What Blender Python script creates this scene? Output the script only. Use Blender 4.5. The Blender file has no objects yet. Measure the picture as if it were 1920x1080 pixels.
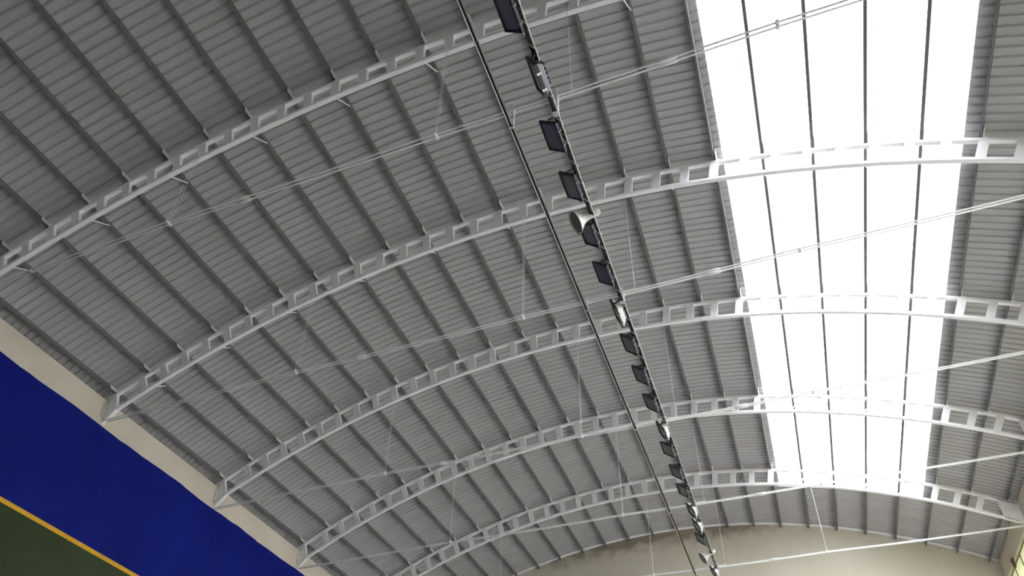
import bpy, math, random
from mathutils import Matrix, Vector
random.seed(7)
scene = bpy.context.scene
COL = scene.collection

# ------------------------------------------------------------------ camera
EYE = 1.6                                   # camera height above the court floor
cam_data = bpy.data.cameras.new('camera')
cam_data.sensor_width = 36.0
cam_data.lens = 1440.69 / 1920 * 36.0
cam_data.shift_x = 9.28 / 1920
cam_data.shift_y = 219.66 / 1920
cam_data.clip_end = 300
cam = bpy.data.objects.new('camera', cam_data)
COL.objects.link(cam)
ROT = Matrix(((0.9371360541641949, 0.19575692268448996, 0.28888621152049077),
              (0.34847338896208063, -0.568852856309392, -0.7449649153174454),
              (0.018501707241375582, 0.7988026383843163, -0.6013085994224676)))
cam.matrix_world = Matrix.Translation((0, 0, EYE)) @ ROT.to_4x4()
scene.camera = cam

# ------------------------------------------------------------------ sky and exposure
world = bpy.data.worlds.new('overcast_sky')
scene.world = world
world.use_nodes = True
bg = world.node_tree.nodes['Background']
bg.inputs[0].default_value = (0.93, 0.97, 1.0, 1)
bg.inputs[1].default_value = 1.0
vs = scene.view_settings
vs.view_transform = 'Standard'
vs.look = 'None'
vs.gamma = 1.0
vs.use_curve_mapping = False
vs.exposure = 3.62
try:
    scene.cycles.max_bounces = 10
    scene.cycles.diffuse_bounces = 6
    scene.cycles.transparent_max_bounces = 8
    scene.cycles.use_denoising = True
except Exception:
    pass

# ------------------------------------------------------------------ sizes of the hall (metres, camera standing at x = y = 0)
ARCH_Y = [7.0735, 11.5736, 16.1953, 20.7876, 25.3841]
Y_FAR, Y_REAR = 30.0, -24.0
XC, ZC = -3.54976, -13.1613 + EYE           # centre of the roof curve
TH0, DTH = math.radians(75.75834), math.radians(2.082567)
A2, A3, A4, TM = -0.1158, 0.0418, 0.0348, math.radians(95)
X_LEFT, X_RIGHT = -15.75, 7.47
Z_BLUE, Z_LEFT_TOP = 11.385 + EYE, 12.12 + EYE
Z_LINE = 8.315 + EYE
Z_RBEAM, Z_RIGHT_TOP = 11.67 + EYE, 12.44 + EYE
GLAZED_FROM = 0                             # the side windows start at this arch
R_BEAM, R_SHEET = 0.655, 0.84              # above the underside of the arches

def theta(i): return TH0 + i * DTH
def curve(i, r):
    """point of the roof curve: i counts purlins leftwards from the middle of the skylight, r metres above the arch underside"""
    th = theta(i); u = th - TM
    rr = 28.0 * (1 + A2*u*u + A3*u**3 + A4*u**4) + r
    return XC + rr*math.cos(th), ZC + rr*math.sin(th)
def tilt(i):
    """angle of the curve's tangent (pointing right) below the horizontal"""
    a, b = curve(i + .05, 0), curve(i - .05, 0)
    return math.atan2(-(b[1]-a[1]), b[0]-a[0])

# ------------------------------------------------------------------ materials
def new_mat(name):
    m = bpy.data.materials.new(name); m.use_nodes = True
    nt = m.node_tree; b = nt.nodes['Principled BSDF']
    return m, nt, b
def paint(name, col, rough=0.6, metal=0.0, var=0.06, scale=3.0, spec=0.4, bump=0.0):
    m, nt, b = new_mat(name)
    tc = nt.nodes.new('ShaderNodeTexCoord')
    no = nt.nodes.new('ShaderNodeTexNoise'); no.inputs['Scale'].default_value = scale; no.inputs['Detail'].default_value = 5
    nt.links.new(tc.outputs['Object'], no.inputs['Vector'])
    cr = nt.nodes.new('ShaderNodeValToRGB')
    cr.color_ramp.elements[0].position = 0.3; cr.color_ramp.elements[1].position = 0.7
    cr.color_ramp.elements[0].color = tuple(c*(1-var) for c in col) + (1,)
    cr.color_ramp.elements[1].color = tuple(min(1, c*(1+var)) for c in col) + (1,)
    nt.links.new(no.outputs['Fac'], cr.inputs['Fac'])
    nt.links.new(cr.outputs['Color'], b.inputs['Base Color'])
    b.inputs['Roughness'].default_value = rough
    b.inputs['Metallic'].default_value = metal
    b.inputs['Specular IOR Level'].default_value = spec
    if bump:
        n2 = nt.nodes.new('ShaderNodeTexNoise'); n2.inputs['Scale'].default_value = scale*12
        nt.links.new(tc.outputs['Object'], n2.inputs['Vector'])
        bp = nt.nodes.new('ShaderNodeBump'); bp.inputs['Strength'].default_value = bump; bp.inputs['Distance'].default_value = 0.01
        nt.links.new(n2.outputs['Fac'], bp.inputs['Height']); nt.links.new(bp.outputs['Normal'], b.inputs['Normal'])
    return m

M_SHEET = paint('grey_roof_sheet', (0.43, 0.415, 0.415), 0.55, 0.0, 0.05, 0.9, 0.3)
M_PURLIN = paint('dark_grey_purlin', (0.15, 0.148, 0.152), 0.55, 0.0, 0.10, 2.0, 0.3)
M_WHITE = paint('white_steel_paint', (0.86, 0.835, 0.85), 0.5, 0.0, 0.04, 2.5, 0.35)
M_ROD = paint('pale_steel_rod', (0.74, 0.73, 0.72), 0.4, 0.0, 0.05, 8.0, 0.5)
M_BEIGE = paint('beige_concrete_paint', (0.60, 0.53, 0.44), 0.85, 0.0, 0.08, 0.9, 0.2, 0.15)
M_BLUE = paint('blue_wall_paint', (0.0034, 0.0098, 0.165), 0.75, 0.0, 0.16, 0.5, 0.12, 0.1)
M_GREEN = paint('dark_green_wall_paint', (0.040, 0.055, 0.026), 0.75, 0.0, 0.14, 0.6, 0.12, 0.1)
M_YELLOW = paint('yellow_line_paint', (0.68, 0.36, 0.02), 0.7, 0.0, 0.08, 2.0, 0.2)
M_FLOOR = paint('green_grey_court_floor', (0.075, 0.10, 0.085), 0.6, 0.0, 0.10, 0.4, 0.3)
M_BOUNCE = paint('pale_bounce_floor', (0.72, 0.71, 0.70), 0.7, 0.0, 0.06, 0.4, 0.2)
M_YARD = paint('pale_concrete_yard', (0.46, 0.45, 0.43), 0.8, 0.0, 0.08, 0.3, 0.2)
M_BLACK = paint('black_gloss_enamel', (0.012, 0.012, 0.014), 0.22, 0.0, 0.2, 9.0, 0.6)
M_LAMP = paint('black_lamp_casting', (0.018, 0.018, 0.024), 0.42, 0.0, 0.2, 9.0, 0.45)
M_CABLE = paint('grey_black_cable', (0.16, 0.16, 0.165), 0.35, 0.0, 0.2, 14.0, 0.6)
M_ZINC = paint('bright_zinc', (0.72, 0.70, 0.68), 0.28, 0.6, 0.08, 12.0, 0.5)
M_PALE = paint('pale_lamp_enamel', (0.50, 0.46, 0.44), 0.4, 0.0, 0.05, 8.0, 0.5)
M_RUST = paint('rusty_hinge', (0.16, 0.10, 0.06), 0.8, 0.0, 0.3, 20.0, 0.2)
M_MULL = paint('window_bar', (0.26, 0.24, 0.19), 0.6, 0.0, 0.1, 6.0, 0.3)

def glass_mat():
    m, nt, b = new_mat('lamp_front_glass')
    b.inputs['Base Color'].default_value = (0.14, 0.145, 0.155, 1)
    b.inputs['Roughness'].default_value = 0.12
    b.inputs['Specular IOR Level'].default_value = 0.6
    return m
M_GLASS = glass_mat()

def translucent(name, col_t, col_d, mixf):
    m = bpy.data.materials.new(name); m.use_nodes = True
    nt = m.node_tree
    for n in list(nt.nodes): nt.nodes.remove(n)
    out = nt.nodes.new('ShaderNodeOutputMaterial')
    tr = nt.nodes.new('ShaderNodeBsdfTransparent'); tr.inputs[0].default_value = col_t + (1,)
    tl = nt.nodes.new('ShaderNodeBsdfTranslucent'); tl.inputs[0].default_value = col_d + (1,)
    mx = nt.nodes.new('ShaderNodeMixShader'); mx.inputs[0].default_value = mixf
    nt.links.new(tr.outputs[0], mx.inputs[1]); nt.links.new(tl.outputs[0], mx.inputs[2])
    nt.links.new(mx.outputs[0], out.inputs[0])
    return m
M_SKYL = translucent('clear_corrugated_plastic', (0.66, 0.67, 0.68), (0.80, 0.82, 0.84), 0.35)
M_PANE = translucent('yellowed_plastic_pane', (0.08, 0.08, 0.062), (0.45, 0.45, 0.335), 0.85)

M_MILK = translucent('milky_plastic_pane', (0.70, 0.70, 0.69), (0.62, 0.62, 0.61), 0.8)

def gable_mat():
    m, nt, b = new_mat('stained_beige_plaster')
    tc = nt.nodes.new('ShaderNodeTexCoord')
    mp = nt.nodes.new('ShaderNodeMapping'); mp.inputs['Scale'].default_value = (1.0, 1.0, 0.35)
    nt.links.new(tc.outputs['Object'], mp.inputs['Vector'])
    n1 = nt.nodes.new('ShaderNodeTexNoise'); n1.inputs['Scale'].default_value = 0.5; n1.inputs['Detail'].default_value = 6
    nt.links.new(mp.outputs[0], n1.inputs['Vector'])
    r1 = nt.nodes.new('ShaderNodeValToRGB')
    r1.color_ramp.elements[0].position = .3; r1.color_ramp.elements[1].position = .7
    r1.color_ramp.elements[0].color = (0.58, 0.52, 0.42, 1); r1.color_ramp.elements[1].color = (0.66, 0.60, 0.50, 1)
    nt.links.new(n1.outputs['Fac'], r1.inputs['Fac'])
    # brown damp stain along the top edge, fading downwards (vertex attribute: distance from the top edge)
    at = nt.nodes.new('ShaderNodeAttribute'); at.attribute_name = 'damp'
    n2 = nt.nodes.new('ShaderNodeTexNoise'); n2.inputs['Scale'].default_value = 1.7; n2.inputs['Detail'].default_value = 8
    nt.links.new(tc.outputs['Object'], n2.inputs['Vector'])
    mul = nt.nodes.new('ShaderNodeMath'); mul.operation = 'MULTIPLY'
    nt.links.new(at.outputs['Fac'], mul.inputs[0]); nt.links.new(n2.outputs['Fac'], mul.inputs[1])
    r2 = nt.nodes.new('ShaderNodeValToRGB')
    r2.color_ramp.elements[0].position = .17; r2.color_ramp.elements[1].position = .36
    r2.color_ramp.elements[0].color = (0, 0, 0, 1); r2.color_ramp.elements[1].color = (0.75, 0.75, 0.75, 1)
    nt.links.new(mul.outputs[0], r2.inputs['Fac'])
    mx = nt.nodes.new('ShaderNodeMix'); mx.data_type = 'RGBA'
    nt.links.new(r2.outputs['Color'], mx.inputs['Factor'])
    nt.links.new(r1.outputs['Color'], mx.inputs['A']); mx.inputs['B'].default_value = (0.22, 0.17, 0.12, 1)
    nt.links.new(mx.outputs['Result'], b.inputs['Base Color'])
    b.inputs['Roughness'].default_value = 0.9; b.inputs['Specular IOR Level'].default_value = 0.15
    return m
M_GABLE = gable_mat()

# ------------------------------------------------------------------ mesh helpers
class MB:
    def __init__(self): self.v = []; self.f = []; self.mi = []; self.cur = 0
    def add(self, verts, faces):
        o = len(self.v); self.v += [tuple(v) for v in verts]
        for f in faces: self.f.append(tuple(o+k for k in f)); self.mi.append(self.cur)
    def box(self, lo, hi, M=None):
        x0, y0, z0 = lo; x1, y1, z1 = hi
        vs_ = [Vector(p) for p in ((x0,y0,z0),(x1,y0,z0),(x1,y1,z0),(x0,y1,z0),(x0,y0,z1),(x1,y0,z1),(x1,y1,z1),(x0,y1,z1))]
        if M is not None: vs_ = [M @ p for p in vs_]
        self.add(vs_, [(0,3,2,1),(4,5,6,7),(0,1,5,4),(1,2,6,5),(2,3,7,6),(3,0,4,7)])
    def rings(self, rings, close=True, cap=True):
        n = len(rings[0]); vs_ = [p for r in rings for p in r]; fs = []
        for a in range(len(rings)-1):
            for k in range(n if close else n-1):
                k2 = (k+1) % n
                fs.append((a*n+k, a*n+k2, (a+1)*n+k2, (a+1)*n+k))
        if cap and close:
            fs.append(tuple(reversed(range(n)))); fs.append(tuple((len(rings)-1)*n+k for k in range(n)))
        self.add(vs_, fs)
    def tube(self, pts, r, n=8):
        pts = [Vector(p) for p in pts]; rings = []
        for k, p in enumerate(pts):
            d = (pts[min(k+1, len(pts)-1)] - pts[max(k-1, 0)]).normalized()
            up = Vector((0,0,1)) if abs(d.z) < .9 else Vector((1,0,0))
            a = d.cross(up).normalized(); b = a.cross(d)
            rr = r[k] if isinstance(r, (list, tuple)) else r
            rings.append([p + (a*math.cos(t)+b*math.sin(t))*rr for t in (2*math.pi*j/n for j in range(n))])
        self.rings(rings)
    def mesh(self, name, mats):
        me = bpy.data.meshes.new(name); me.from_pydata(self.v, [], self.f)
        for m in (mats if isinstance(mats, (list, tuple)) else [mats]): me.materials.append(m)
        if any(self.mi): me.polygons.foreach_set('material_index', self.mi)
        me.update(); return me
def bevel_box(mb, lo, hi, c, M=None):
    """box with its long edges (along y) and end edges chamfered by c"""
    x0,y0,z0 = lo; x1,y1,z1 = hi
    def ring(y, k): return [Vector(p) for p in ((x0+c+k,y,z0+k),(x1-c-k,y,z0+k),(x1-k,y,z0+c+k),(x1-k,y,z1-c-k),(x1-c-k,y,z1-k),(x0+c+k,y,z1-k),(x0+k,y,z1-c-k),(x0+k,y,z0+c+k))]
    rs = [ring(y0, c*.5), ring(y0+c, 0), ring(y1-c, 0), ring(y1, c*.5)]
    if M is not None: rs = [[M @ p for p in r] for r in rs]
    mb.rings(rs)
def smooth(me, ang=40):
    me.polygons.foreach_set('use_smooth', [True]*len(me.polygons))
    try: me.set_sharp_from_angle(angle=math.radians(ang))
    except Exception: pass
    return me
def link(name, me, parent=None, loc=(0,0,0), rot=(0,0,0)):
    o = bpy.data.objects.new(name, me); COL.objects.link(o)
    o.location = loc; o.rotation_euler = rot
    if parent is not None: o.parent = parent
    return o
def thing(name, label, cat, loc=(0,0,0), group=None, rot=(0,0,0)):
    o = link(name, None, None, loc, rot); o.empty_display_size = .3
    o['label'] = label; o['category'] = cat
    if group: o['group'] = group
    return o
def structure(name, me, label=None, parent=None):
    o = link(name, me, parent)
    o['kind'] = 'structure'
    if label: o['label'] = label
    return o
ORD = ['first','second','third','fourth','fifth','sixth','seventh','eighth','ninth','tenth','eleventh','twelfth','thirteenth',
       'fourteenth','fifteenth','sixteenth','seventeenth','eighteenth','nineteenth','twentieth','twenty-first','twenty-second','twenty-third','twenty-fourth']

# ------------------------------------------------------------------ setting: floor and walls
# dark green playing court on the left, pale area added on the right to bounce light up
b = MB(); b.box((X_LEFT-1.3, Y_REAR-.6, -.3), (-3.2, Y_FAR+.6, 0))
b.box((-3.2, Y_REAR-.6, -.3), (X_RIGHT+1.3, 4.0, 0))
b.cur = 1; b.box((-3.2, 4.0, -.3), (X_RIGHT+1.3, Y_FAR+.6, 0))
structure('floor', b.mesh('floor', [M_FLOOR, M_BOUNCE]))

# left wall: dark green court wall, blue upper wall, beige ring beam on top
b = MB()
b.cur = 0; b.box((X_LEFT-1.2, Y_REAR, 0), (X_LEFT, Y_FAR, Z_LINE))
b.cur = 1
n = 200; prof = []
for k in range(n+1):
    y = Y_REAR + (Y_FAR-Y_REAR)*k/n
    zt = Z_BLUE + .018*math.sin(y*1.9) + random.uniform(-.014, .014)
    prof.append([(X_LEFT-1.2, y, Z_LINE), (X_LEFT, y, Z_LINE), (X_LEFT, y, zt), (X_LEFT-.02, y, zt+.004), (X_LEFT-1.2, y, zt)])
b.rings(prof)
wl = structure('wall_left', b.mesh('wall_left', [M_GREEN, M_BLUE]), 'tall court wall, dark green below and blue above')
b = MB(); b.box((X_LEFT-1.2, Y_REAR, Z_BLUE-.06), (X_LEFT-.012, Y_FAR, Z_LEFT_TOP))
o = link('ring_beam', b.mesh('ring_beam', M_BEIGE), wl); o['label'] = 'beige concrete band along the wall top'
b = MB(); b.box((X_LEFT-.01, Y_REAR, Z_LINE-.055), (X_LEFT+.006, Y_FAR, Z_LINE+.055))
o = link('painted_line', b.mesh('painted_line', M_YELLOW), wl); o['label'] = 'yellow line between green and blue paint'

# right wall: beige ring beam and pillars, glazed between them with milky plastic panes, the top row yellowed
Z_SILL, Z_ROW = 1.1, 9.4 + EYE
edges = [-2.1, 2.49] + ARCH_Y + [Y_FAR]
b = MB(); b.box((X_RIGHT, Y_REAR, 0), (X_RIGHT+.3, Y_FAR, Z_SILL))
b.box((X_RIGHT, Y_REAR, Z_SILL), (X_RIGHT+.3, ARCH_Y[GLAZED_FROM], Z_RBEAM))
wr = structure('wall_right', b.mesh('wall_right', M_BEIGE))
b = MB(); b.box((X_RIGHT, Y_REAR, Z_RBEAM), (X_RIGHT+.9, Y_FAR, Z_RIGHT_TOP))
link('ring_beam', b.mesh('ring_beam', M_BEIGE), wr)
for y in edges:
    if y < ARCH_Y[GLAZED_FROM] - .1: continue
    b = MB(); b.box((X_RIGHT, max(Y_REAR, y-.24), Z_SILL), (X_RIGHT+.45, min(Y_FAR, y+.16), Z_RBEAM))
    link('pillar', b.mesh('pillar', M_BEIGE), wr)
rows = [Z_SILL + (Z_ROW-Z_SILL)*q/4 for q in range(5)] + [Z_ROW + (Z_RBEAM-Z_ROW)*.5, Z_RBEAM]
wn = 2
for k in range(len(edges)-1):
    if edges[k] < ARCH_Y[GLAZED_FROM] - .1: continue
    y0, y1 = edges[k]+.16, edges[k+1]-.24
    w = structure('window_%d' % wn, None, 'tall side window of milky plastic panes, yellowed in the top rows'); wn += 1
    w.location = (X_RIGHT+.12, y0, 0)
    b = MB(); L = y1-y0
    for zz in rows: b.box((-.03, 0, zz-.03), (.03, L, zz+.03))
    for q in range(5): b.box((-.025, L*q/4-.025, Z_SILL), (.025, L*q/4+.025, Z_RBEAM))
    link('window_frame', b.mesh('window_frame', M_MULL), w)
    for q in range(4):
        for r_ in range(len(rows)-1):
            b = MB(); b.box((-.006, L*q/4+.02, rows[r_]+.025), (.006, L*(q+1)/4-.02, rows[r_+1]-.025))
            link('pane', b.mesh('pane', M_PANE if r_ >= 4 else M_MILK), w)
b = MB(); b.box((-70, -90, -.6), (80, 90, -.305))
structure('ground', b.mesh('ground', M_YARD), 'pale concrete yard beside the court')
b = MB(); b.box((-.05, -.06, -.13), (.03, .06, .13)); b.tube([(0,-.02,-.17),(0,-.02,.17)], .03)
o = link('wall_bracket', b.mesh('wall_bracket', M_RUST), None, (X_RIGHT-.03, 28.1, Z_RBEAM-.10))
o['label'] = 'small rusty bracket under the right beam by the far corner'; o['category'] = 'bracket'

# gable walls
def gable(name, y0, y1, m, step=.25, hole=None):
    b = MB(); top = []
    i = 20.4
    while i >= -5.2: top.append((i,)+curve(i, R_SHEET-.004)); i -= step
    fr, bk, damp = [], [], []
    for (i, x, z) in top:
        low = hole[3] if hole and hole[0]-.4 < x < hole[1]+.4 else 0.0
        col = [max(low, z - d) for d in (0, .12, .3, .6, 1.1, 2.0, 4.0)] + [low]
        fr.append([(x, y0, max(0, q)) for q in col]); bk.append((x, y1, z, low))
        edge = max(0, 1 - ((i - 8.0)/5.5)**2)
        for d in (1.0, .95, .78, .5, .22, .05, 0, 0): damp.append(d*(.35+.65*edge))
    nv = len(fr[0]); vs_ = [p for c in fr for p in c]; N = len(fr)
    fs = []
    for a in range(N-1):
        for k in range(nv-1): fs.append((a*nv+k, a*nv+k+1, (a+1)*nv+k+1, (a+1)*nv+k))
    o_ = len(vs_); vs_ += [p[:3] for p in bk]
    vs_ += [(p[0], y1, p[3]) for p in bk]
    for a in range(N-1):
        fs.append((a*nv, (a+1)*nv, o_+a+1, o_+a))
        fs.append((o_+a, o_+a+1, o_+N+a+1, o_+N+a))
        fs.append((o_+N+a, o_+N+a+1, (a+1)*nv+nv-1, a*nv+nv-1))
    if hole:
        o2 = len(vs_)
        x0, x1, z0, z1 = hole
        for lo, hi in (((x0-.9, y1, 0), (x0, y0, z1+.05)), ((x1, y1, 0), (x1+.9, y0, z1+.05)), ((x0, y1, 0), (x1, y0, z0))):
            q = MB(); q.box(lo, hi); o2 = len(vs_); vs_ += q.v; fs += [tuple(o2+k for k in f) for f in q.f]
    b.add(vs_, fs); me = b.mesh(name, m)
    at = me.attributes.new('damp', 'FLOAT', 'POINT')
    at.data.foreach_set('value', damp + [0.0]*(len(vs_)-len(damp)))
    return structure(name, me)
gf = gable('wall_far', Y_FAR, Y_FAR+.45, M_GABLE)
gf['label'] = 'beige plastered gable wall with brown damp stains under the roof'
# rear gable, far behind the camera: beige plaster with a wide milky window
gr = gable('wall_rear', Y_REAR-.02, Y_REAR-.45, M_GABLE, 1.0, (-14.2, 6.0, 1.2, 8.8))
w = structure('window_%d' % wn, None, 'wide milky window in the rear gable behind the camera')
b = MB()
for q in range(9): b.box((-14.2+20.2*q/8-.04, Y_REAR-.12, 1.2), (-14.2+20.2*q/8+.04, Y_REAR-.04, 8.8))
for q in range(5): b.box((-14.2, Y_REAR-.12, 1.2+7.6*q/4-.04), (6.0, Y_REAR-.04, 1.2+7.6*q/4+.04))
link('window_frame', b.mesh('window_frame', M_MULL), w)
b = MB(); b.box((0, 0, 0), (20.2/8-.08, .012, 7.6/4-.08)); me_p = b.mesh('pane', M_MILK)
for q in range(8):
    for r_ in range(4): link('pane', me_p, w, (-14.2+20.2*q/8+.04, Y_REAR-.09, 1.2+7.6*r_/4+.04))
# light metal flashing where the roof meets the far gable
b = MB(); rg = []
i = 19.2
while i >= -4.4:
    x0, z0 = curve(i, R_SHEET-.006); x1, z1 = curve(i, R_SHEET-.075)
    rg.append([(x0, Y_FAR-.06, z0), (x0, Y_FAR, z0), (x1, Y_FAR, z1), (x1, Y_FAR-.012, z1), (curve(i, R_SHEET-.018)[0], Y_FAR-.012, curve(i, R_SHEET-.018)[1]), (curve(i, R_SHEET-.018)[0], Y_FAR-.06, curve(i, R_SHEET-.018)[1])])
    i -= .4
b.rings(rg)
link('flashing', b.mesh('flashing', M_WHITE), gf)

# ------------------------------------------------------------------ ceiling: corrugated sheets and the skylight
RIBS, PITCH = 5, 0.2
def sheet_mesh(name, i0, i1, r0, m, step=.5, thick=False):
    b = MB(); prof = []
    for k in range(RIBS):
        y = k*PITCH
        prof += [(y, 0), (y+.118, 0), (y+.139, .031), (y+.176, .031)]
    prof.append((RIBS*PITCH, 0))
    n = max(2, int(round((i0-i1)/step))); rows = []
    for a in range(n+1):
        i = i0 + (i1-i0)*a/n
        rows.append([(lambda c: (c[0], y, c[1]))(curve(i, r0+h)) for y, h in prof])
    b.rings(rows, close=False, cap=False)
    return b.mesh(name, m)
ceil = structure('ceiling', None, 'barrel-vaulted roof of grey corrugated steel sheets')
Y_S0 = -2.1
ms_l = sheet_mesh('roof_sheet', 20.6, 2.78, R_SHEET, M_SHEET)
ms_r = sheet_mesh('roof_sheet', -1.8, -5.6, R_SHEET, M_SHEET)
ms_m = sheet_mesh('roof_sheet', 3.2, -2.2, R_SHEET+.004, M_SHEET)
for k in range(-23, 33):
    y = Y_S0 + k
    link('roof_sheet', ms_l, ceil, (0, y, 0)); link('roof_sheet', ms_r, ceil, (0, y, 0))
    if k < 8 or k >= 29: link('roof_sheet', ms_m, ceil, (0, y, 0))
sky = structure('window_1', None, 'long bright skylight strip of clear corrugated plastic')
ms_s = sheet_mesh('skylight_panel', 3.05, -2.05, R_SHEET+.008, M_SKYL)
for k in range(8, 29): link('skylight_panel', ms_s, sky, (0, Y_S0+k, 0))

# ------------------------------------------------------------------ purlins
PL0, PL1 = Y_REAR, Y_FAR
def purlin_mesh(w):
    b = MB(); h0, h1 = R_BEAM+.003, R_SHEET-.002; t = .006
    # C section, web on the right, open to the left
    pr = [(-x_, z_) for x_, z_ in [(-w/2, h0), (w/2, h0), (w/2, h0+.022), (w/2-t, h0+.022), (w/2-t, h0+t), (-w/2+t, h0+t), (-w/2+t, h1-t), (w/2-t, h1-t), (w/2-t, h1-.022), (w/2, h1-.022), (w/2, h1), (-w/2, h1)]][::-1]
    b.rings([[(x, y, z) for x, z in pr] for y in (PL0, PL1)], cap=False)
    return b.mesh('roof_purlin', M_PURLIN)
pm, pm_wide = purlin_mesh(.045), purlin_mesh(.064)   # wider ones carry the skylight
seq = list(range(19, -5, -1))
for k, i in enumerate(seq):
    x, z = curve(i, 0)
    o = link('roof_purlin', pm_wide if i in (0, 1, 2, -1) else pm, None, (x, 0, z), (0, tilt(i), 0))
    if i in (0, 1, 2, -1):
        nm = {2: 'first', 1: 'second', 0: 'third', -1: 'fourth'}[i]
        lab = 'slim steel purlin crossing the bright skylight, %s of four from the left' % nm
    elif i == 3: lab = 'dark grey steel purlin along the left edge of the skylight'
    elif i == -2: lab = 'dark grey steel purlin along the right edge of the skylight'
    elif i == -3: lab = 'dark grey roof purlin next to the right of the skylight edge'
    elif i == -4: lab = 'dark grey roof purlin closest to the right wall'
    elif i == 19: lab = 'dark grey eave purlin closest to the blue wall'
    else: lab = 'dark grey roof purlin under grey sheets, %s from the blue wall' % ORD[k]
    o['label'] = lab; o['category'] = 'purlin'; o['group'] = 'purlins under the roof sheets'

# ------------------------------------------------------------------ arches
I_L, I_R = 19.15, -4.25                      # where the latticed part of an arch ends
BAT_P, BAT_0 = 0.6335, -0.175
CH = .085                                    # depth of a chord
WY = .10                                     # width of a chord
def chord_mesh(name, r0, r1, il, ir):
    b = MB(); rows = []; n = int((il-ir)/.4)
    for a in range(n+1):
        i = il + (ir-il)*a/n
        p, q = curve(i, r0), curve(i, r1); c = .01
        p2, q2 = curve(i, r0+c), curve(i, r1-c)
        rows.append([(p[0], -WY/2+c, p[1]), (p[0], WY/2-c, p[1]), (p2[0], WY/2, p2[1]), (q2[0], WY/2, q2[1]), (q[0], WY/2-c, q[1]), (q[0], -WY/2+c, q[1]), (q2[0], -WY/2, q2[1]), (p2[0], -WY/2, p2[1])])
    b.rings(rows); return b.mesh(name, M_WHITE)
me_bot = chord_mesh('bottom_chord', 0, CH, 19.3, I_R-.2)
me_top = chord_mesh('top_chord', R_BEAM-CH, R_BEAM, 19.3, I_R-.1)
b = MB(); bevel_box(b, (-.095, -.042, CH-.01), (.095, .042, R_BEAM-CH+.01), .008)
me_bat = b.mesh('lattice_post', M_WHITE)
b = MB(); b.box((.046, -.26, R_BEAM-.01), (.056, .04, R_BEAM+.15)); b.box((.046, -.06, R_BEAM-.012), (.13, .04, R_BEAM+.004))
me_cleat = b.mesh('purlin_cleat', M_WHITE)
b = MB(); b.tube([(.02, .62, R_BEAM+.03), (.02, .05, CH+.02)], .014, 6)
me_brace = b.mesh('purlin_brace', M_WHITE)
def end_plate(side):
    b = MB()
    if side < 0:
        xw = X_LEFT - .01
        pts = [curve(19.05, .0), curve(18.98, R_BEAM-.01), (xw, 12.16+EYE), (xw, 11.43+EYE)]
    else:
        xw = X_RIGHT + .01
        pts = [curve(I_R+.15, 0), (xw, 11.62+EYE), (xw, 12.36+EYE), curve(I_R+.45, R_BEAM-.01)]
    # plate with thickened rim, 24 mm thick
    cx = sum(p[0] for p in pts)/4; cz = sum(p[1] for p in pts)/4
    b.rings([[(p[0], y, p[1]) for p in pts] for y in (-.05, .05)])
    return b.mesh('end_plate', M_WHITE)
me_el, me_er = end_plate(-1), end_plate(1)
b = MB(); b.box((-.03, -.16, -.17), (.02, .16, .17))
me_base = b.mesh('anchor_plate', M_ZINC)
arch_lab = ['white latticed steel roof arch nearest the camera, cut by the photo top',
            'white latticed steel roof arch, second from the camera, landing above the blue wall',
            'white latticed steel roof arch in the middle of the five',
            'white latticed steel roof arch, second from the beige gable wall',
            'white latticed steel roof arch closest to the beige gable wall, where the skylight ends']
for k, ya in enumerate(ARCH_Y):
    yc = ya - WY/2
    t = thing('roof_arch', arch_lab[k], 'arch', (0, yc, 0), 'roof arches')
    link('bottom_chord', me_bot, t); link('top_chord', me_top, t)
    q = -6
    while True:
        i = BAT_0 + BAT_P*q; q += 1
        if i < I_R+.55: continue
        if i > I_L-.35: break
        x, z = curve(i, 0); link('lattice_post', me_bat, t, (x, 0, z), (0, tilt(i), 0))
    for i in seq:
        x, z = curve(i, 0); link('purlin_cleat', me_cleat, t, (x, 0, z), (0, tilt(i), 0))
        if i % 2 == 0: link('purlin_brace', me_brace, t, (x, 0, z), (0, tilt(i), 0))
    link('end_plate', me_el, t); link('end_plate', me_er, t)
    link('anchor_plate', me_base, t, (X_LEFT+.01, 0, 11.78+EYE)); link('anchor_plate', me_base, t, (X_RIGHT-.01, 0, 11.98+EYE))

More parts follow.
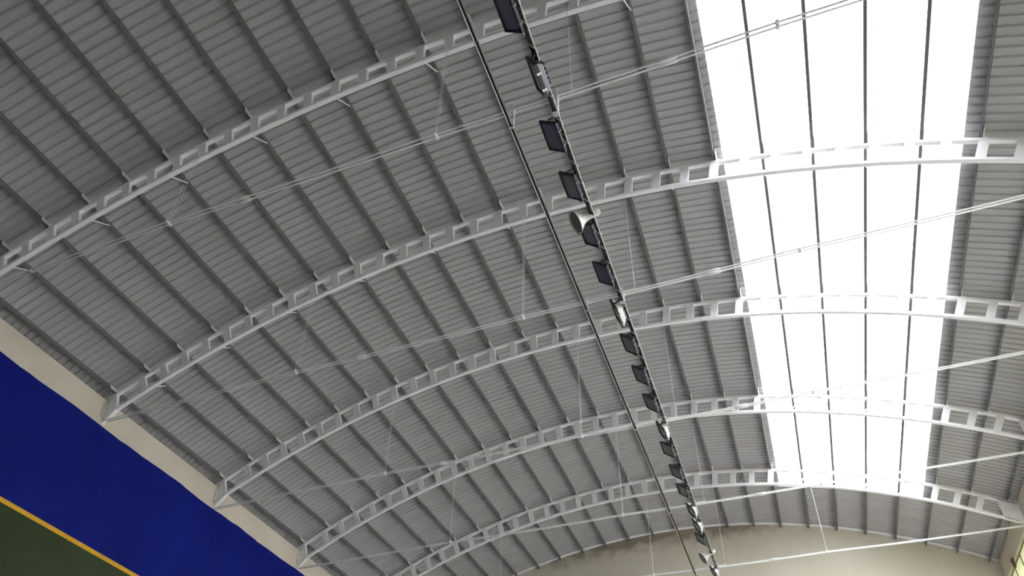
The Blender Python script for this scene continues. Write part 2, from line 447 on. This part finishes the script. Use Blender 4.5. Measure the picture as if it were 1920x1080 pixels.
# ------------------------------------------------------------------ tie rods
TIE_Z = [11.86, 11.63, 11.50, 11.56, 11.58]
TIE_DY = [-.10, 0, 0, 0, 0]
HANG_X = [-9.93, -4.14, 1.63]
TURN_X = [-8.17, -0.07]
tie_lab = ['pair of thin pale tie rods under the nearest arch',
           'pair of thin pale tie rods under the second arch from the camera',
           'pair of thin pale tie rods under the middle arch',
           'pair of thin pale tie rods under the arch second from the gable wall',
           'pair of thin pale tie rods closest to the beige gable wall']
def arch_under(x):
    lo, hi = -6.0, 21.0
    for _ in range(40):
        m = (lo+hi)/2
        if curve(m, 0)[0] > x: lo = m
        else: hi = m
    return curve(lo, 0)[1]
for k, ya in enumerate(ARCH_Y):
    z0 = TIE_Z[k] + EYE; yc = ya - WY/2 + TIE_DY[k]
    t = thing('tie_rod', tie_lab[k], 'tie rod', (X_LEFT, yc, z0), 'tie rods under the arches')
    g = .036
    def zt(x):
        # slight sag between the hangers; the left end drops to its wall anchor
        if x < HANG_X[0]:
            s = (HANG_X[0]-x)/(HANG_X[0]-X_LEFT); return -.10*s*(1 if k else 2)
        return -.03*abs(math.sin((x-HANG_X[0])/5.785*math.pi))
    xs = [X_LEFT-.05+ (X_RIGHT+.1-X_LEFT)*a/48 for a in range(49)]
    for s in (-1, 1):
        b = MB(); b.tube([(x-X_LEFT, s*g, zt(x)) for x in xs], .016, 8)
        link('rod', smooth(b.mesh('rod', M_ROD)), t)
    for x in TURN_X:
        for s in (-1, 1):
            b = MB(); zz = zt(x)
            b.tube([(-.17,0,0), (-.14,0,0), (-.13,0,0), (.13,0,0), (.14,0,0), (.17,0,0)], [.02,.022,.030,.030,.022,.02], 8)
            link('turnbuckle', smooth(b.mesh('turnbuckle', M_ROD)), t, (x-X_LEFT, s*g, zz))
    for x in HANG_X:
        zz = zt(x); h = arch_under(x) - z0
        for s in (-1, 1):
            b = MB(); b.tube([(x-X_LEFT, s*g, zz), (x-X_LEFT, s*.034, h+.01)], .0038, 6)
            link('hanger', b.mesh('hanger', M_ROD), t)
        b = MB(); bevel_box(b, (-.028, -g-.035, -.03), (.028, g+.035, .03), .008); b.tube([(0,0,-.05),(0,0,.08)], .014, 6)
        link('clamp', b.mesh('clamp', M_ROD), t, (x-X_LEFT, 0, zz))

# ------------------------------------------------------------------ black rail with the floodlights, black pipe beside it
RAIL_X, RAIL_Z = -1.955, 11.40 + EYE
PIPE_X, PIPE_Z = -2.715, 11.41 + EYE
Y0R, Y1R = Y_REAR + .02, Y_FAR - .01
t = thing('light_rail', 'long black rail carrying the row of floodlights, wound with cable', 'rail', (RAIL_X, 0, RAIL_Z))
b = MB(); bevel_box(b, (-.035, Y0R, -.035), (.035, Y1R, .035), .008)
link('rail_tube', b.mesh('rail_tube', M_BLACK), t)
b = MB(); pts = []
n = 900
for a in range(n+1):
    y = Y0R + .05 + (Y1R-Y0R-.1)*a/n
    ph = y*2*math.pi/.42 + .8*math.sin(y*1.3)
    pts.append((.046*math.cos(ph)+.012, y, .046*math.sin(ph)-.004))
b.tube(pts, .011, 6)
link('cable', smooth(b.mesh('cable', M_CABLE), 60), t)
b = MB(); pts = []
for a in range(600):
    y = Y0R + .05 + (Y1R-Y0R-.1)*a/599
    sag = abs(math.sin(y*math.pi/1.12))
    pts.append((.048+.004*math.sin(y*3), y, -.018-.03*sag))
b.tube(pts, .0065, 6)
link('cable', smooth(b.mesh('cable', M_ZINC), 60), t)
for k, ya in enumerate(ARCH_Y):
    y = ya - WY/2 + TIE_DY[k]; z = TIE_Z[k] + EYE - RAIL_Z - .012
    b = MB()
    b.box((-.06, -.13, z+.03), (.06, .13, z+.05)); b.box((-.055, -.05, -.045), (.055, .05, -.036))
    for sx in (-.05, .045): b.box((sx, -.045, -.045), (sx+.008, .045, z+.04))
    link('rail_clamp', b.mesh('rail_clamp', M_ZINC), t, (0, y, 0))
    h = arch_under(-1.66) - RAIL_Z
    b = MB(); b.tube([(.295, 0, z+.02), (.295, .0, h+.01)], .0042, 6); b.box((.04, -.015, z+.03), (.31, .015, z+.045))
    link('hanger', b.mesh('hanger', M_ROD), t, (0, y, 0))

t = thing('conduit_pipe', 'straight black pipe left of the floodlight rail, under the tie rods', 'pipe', (PIPE_X, 0, PIPE_Z))
b = MB(); b.tube([(0, Y0R, 0), (0, Y1R, 0)], .030, 12)
link('pipe', smooth(b.mesh('pipe', M_BLACK)), t)
b = MB(); b.tube([(-.040, Y0R, .0), (-.040, Y1R, .0)], .012, 8)  # thin pale tube added to stand in for the pipe's highlight
link('highlight_line', smooth(b.mesh('highlight_line', M_ZINC)), t)
for k, ya in enumerate(ARCH_Y):
    y = ya - WY/2 + TIE_DY[k]; z = TIE_Z[k] + EYE - PIPE_Z - .012
    b = MB(); b.box((-.06, -.10, z+.03), (.045, .10, z+.046)); b.box((-.056, -.02, -.038), (.036, .02, -.031))
    for sx in (-.058, .034): b.box((sx, -.02, -.038), (sx+.006, .02, z+.035))
    link('pipe_clamp', b.mesh('pipe_clamp', M_ZINC), t, (0, y, 0))

# floodlights: local frame has the glass facing -z, long side along y, hung by its right long edge
def flood_parts(mat_body):
    L, W, D = .58, .36, .15
    P = {}
    b = MB()
    def rect(x, y, z, cx=0): return [(-x+cx, -y, z), (x+cx, -y, z), (x+cx, y, z), (-x+cx, y, z)]
    b.rings([rect(W/2-.012, L/2-.012, .02), rect(W/2-.02, L/2-.02, .05), rect(W/2-.085, L/2-.09, D-.02), rect(W/2-.11, L/2-.115, D)])
    for q in range(5):
        y = -.16 + q*.08; b.box((-.075, y-.006, D-.01), (.075, y+.006, D+.03))
    P['housing'] = (b.mesh('housing', mat_body), None)
    b = MB()
    for (x0, x1, y0, y1) in ((-W/2, W/2, -L/2, -L/2+.035), (-W/2, W/2, L/2-.035, L/2), (-W/2, -W/2+.035, -L/2+.035, L/2-.035), (W/2-.035, W/2, -L/2+.035, L/2-.035)):
        b.box((x0, y0, -.012), (x1, y1, .035))
    P['frame'] = (b.mesh('frame', mat_body), None)
    b = MB(); b.box((-W/2+.03, -L/2+.03, .004), (W/2-.03, L/2-.03, .012))
    P['glass'] = (b.mesh('glass', M_GLASS), None)
    b = MB(); b.box((-.02, -.018, -.016), (.006, .018, .05)); b.tube([(.006, -.02, .02), (.006, .02, .02)], .007, 6)
    P['latch'] = (b.mesh('latch', M_CABLE), [(W/2+.004, -.13, 0), (W/2+.004, .15, 0)])
    return P, W, L
parts_black, FW, FL = flood_parts(M_LAMP)
parts_pale, _, _ = flood_parts(M_PALE)
parts_pale['frame'] = parts_black['frame']
def yoke_mesh(a):
    """bracket from the lamp ends to the rail, in rail-aligned axes (lamp pivot at the origin of the thing)"""
    b = MB(); L = FL/2 + .012
    for s in (-1, 1):
        b.box((-.02, s*L-.004, -.02), (.16, s*L+.004, .02))
    b.box((.15, -L-.004, -.02), (.158, L+.004, .02))
    return b.mesh('bracket', M_LAMP)
me_yoke = yoke_mesh(0)
b = MB(); b.box((-.05, -.03, -.05), (.05, .03, -.037)); b.box((-.05, -.03, .037), (.05, .03, .05)); b.box((-.05, -.03, -.05), (-.037, .03, .05)); b.box((.037, -.03, -.05), (.05, .03, .05))
me_clamp = b.mesh('clamp', M_LAMP)
def flood(y, tilt_deg, label, pale=False, dx=-.135, dz=-.03, yaw=0.0, scale=1.0, latch=None):
    t = thing('floodlight', label, 'floodlight', (RAIL_X+dx, y, RAIL_Z+dz), 'floodlights along the black rail')
    a = math.radians(tilt_deg)
    for nm, (me, locs) in (parts_pale if pale else parts_black).items():
        for lc in (locs or [(0, 0, 0)]):
            M = Matrix.Rotation(math.radians(yaw), 4, 'Z') @ Matrix.Rotation(a, 4, 'Y') @ Matrix.Translation((0, 0, -.05)) @ Matrix.Scale(scale, 4)
            if nm == 'latch' and latch: me = me.copy(); me.materials[0] = latch
            o = link(nm, me, t); o.matrix_local = M @ Matrix.Translation(lc)
    # yoke turned towards the rail
    ang = math.atan2(-dz, -dx) if dx < 0 else math.pi - math.atan2(-dz, dx)
    o = link('bracket', me_yoke, t, (0, 0, 0), (0, -ang if dx < 0 else math.pi, 0))
    link('clamp', me_clamp, t, (-dx, 0, -dz))
    return t
def bell(y, label, yaw, roll, s=1.0, dx=-.16):
    """round aluminium reflector lamp: flared bell mouth to the lower left, neck and ballast cylinder crossing the rail"""
    t = thing('bell_floodlight', label, 'floodlight', (RAIL_X+dx, y, RAIL_Z-.10), 'floodlights along the black rail')
    ax = Matrix.Rotation(math.radians(yaw), 4, 'Z') @ Matrix.Rotation(math.radians(roll), 4, 'Y') @ Matrix.Scale(s, 4)
    n = 24
    def lathe(prof): 
        b = MB(); b.rings([[(z, r*math.cos(2*math.pi*k/n), r*math.sin(2*math.pi*k/n)) for k in range(n)] for z, r in prof]); return b
    # local axis +x runs from the mouth to the neck
    out = [(-.17, .225), (-.165, .23), (-.10, .175), (-.02, .11), (.06, .075), (.12, .062)]
    inn = [(.10, .05), (-.02, .095), (-.10, .16), (-.16, .215), (-.17, .225)]
    b = MB(); b.rings([[(z, r*math.cos(2*math.pi*k/n), r*math.sin(2*math.pi*k/n)) for k in range(n)] for z, r in out+inn], cap=False)
    o = link('reflector', smooth(b.mesh('reflector', M_PALE), 50), t); o.matrix_local = ax
    b = lathe([(-.148, .01), (-.148, .20), (-.142, .20), (-.142, .01)])
    o = link('glass', b.mesh('glass', M_GLASS), t); o.matrix_local = ax
    b = lathe([(.10, .03), (.10, .062), (.13, .066), (.34, .066), (.36, .055), (.36, .02)])
    o = link('ballast', smooth(b.mesh('ballast', M_PALE), 40), t); o.matrix_local = ax
    b = MB(); b.tube([(.16, 0, .05), (-dx, 0, .08)], .014, 6)
    link('bracket', b.mesh('bracket', M_LAMP), t)
    link('clamp', me_clamp, t, (-dx, 0, .10))
    return t
flood(5.12, 38, 'big black rectangular floodlight at the photo top edge, nearest on the rail')
flood(6.16, 66, 'black floodlight turned on edge with two bright latches, just before the first tie rods', dx=-.03, dz=-.12, latch=M_ZINC)
flood(7.29, 36, 'black rectangular floodlight just past the first tie rods')
flood(8.36, 40, 'black rectangular floodlight just before the pale bell-shaped lamp')
bell(9.10, 'pale aluminium bell-shaped floodlight with a stubby cylinder across the rail', 14, -32, 1.0)
flood(9.52, 40, 'black floodlight tucked directly behind the pale bell-shaped lamp')
flood(10.59, 37, 'black rectangular floodlight just before the second tie rods')
flood(11.76, 72, 'pale box-shaped floodlight just past the second tie rods', True, dx=-.14, dz=-.08)
rest = [(12.85, 40, 0, 'black floodlight first after the pale box-shaped lamp'),
        (13.98, 37, 0, 'black floodlight second after the pale box-shaped lamp'),
        (15.12, 40, 0, 'black floodlight third after the pale box-shaped lamp, before the third tie rods'),
        (16.33, 60, 1, 'whitish floodlight right below the fourth arch, past the third tie rods'),
        (17.27, 38, 0, 'small dark floodlight first after the whitish lamp past the third tie rods'),
        (18.45, 41, 0, 'small dark floodlight second after the whitish lamp past the third tie rods'),
        (19.51, 38, 0, 'small dark floodlight in front of the last arch'),
        (20.69, 60, 1, 'small whitish floodlight just before the last crossing tie rods'),
        (21.71, 58, 1, 'small whitish floodlight just after another whitish one near the gable'),
        (22.66, 40, 0, 'small dark floodlight seen against the stained gable top')]
for y, a, p, lab in rest: flood(y, a + random.uniform(-3, 3), lab, bool(p), dx=-.135 if not p else -.09, dz=-.03 if not p else -.08)
bell(23.81, 'small bell-shaped floodlight in front of the gable wall near the photo bottom', 14, -32, 0.95)
flood(25.18, 62, 'last floodlight on the rail at the photo bottom edge, with a pale side', True, dx=-.08, dz=-.10)
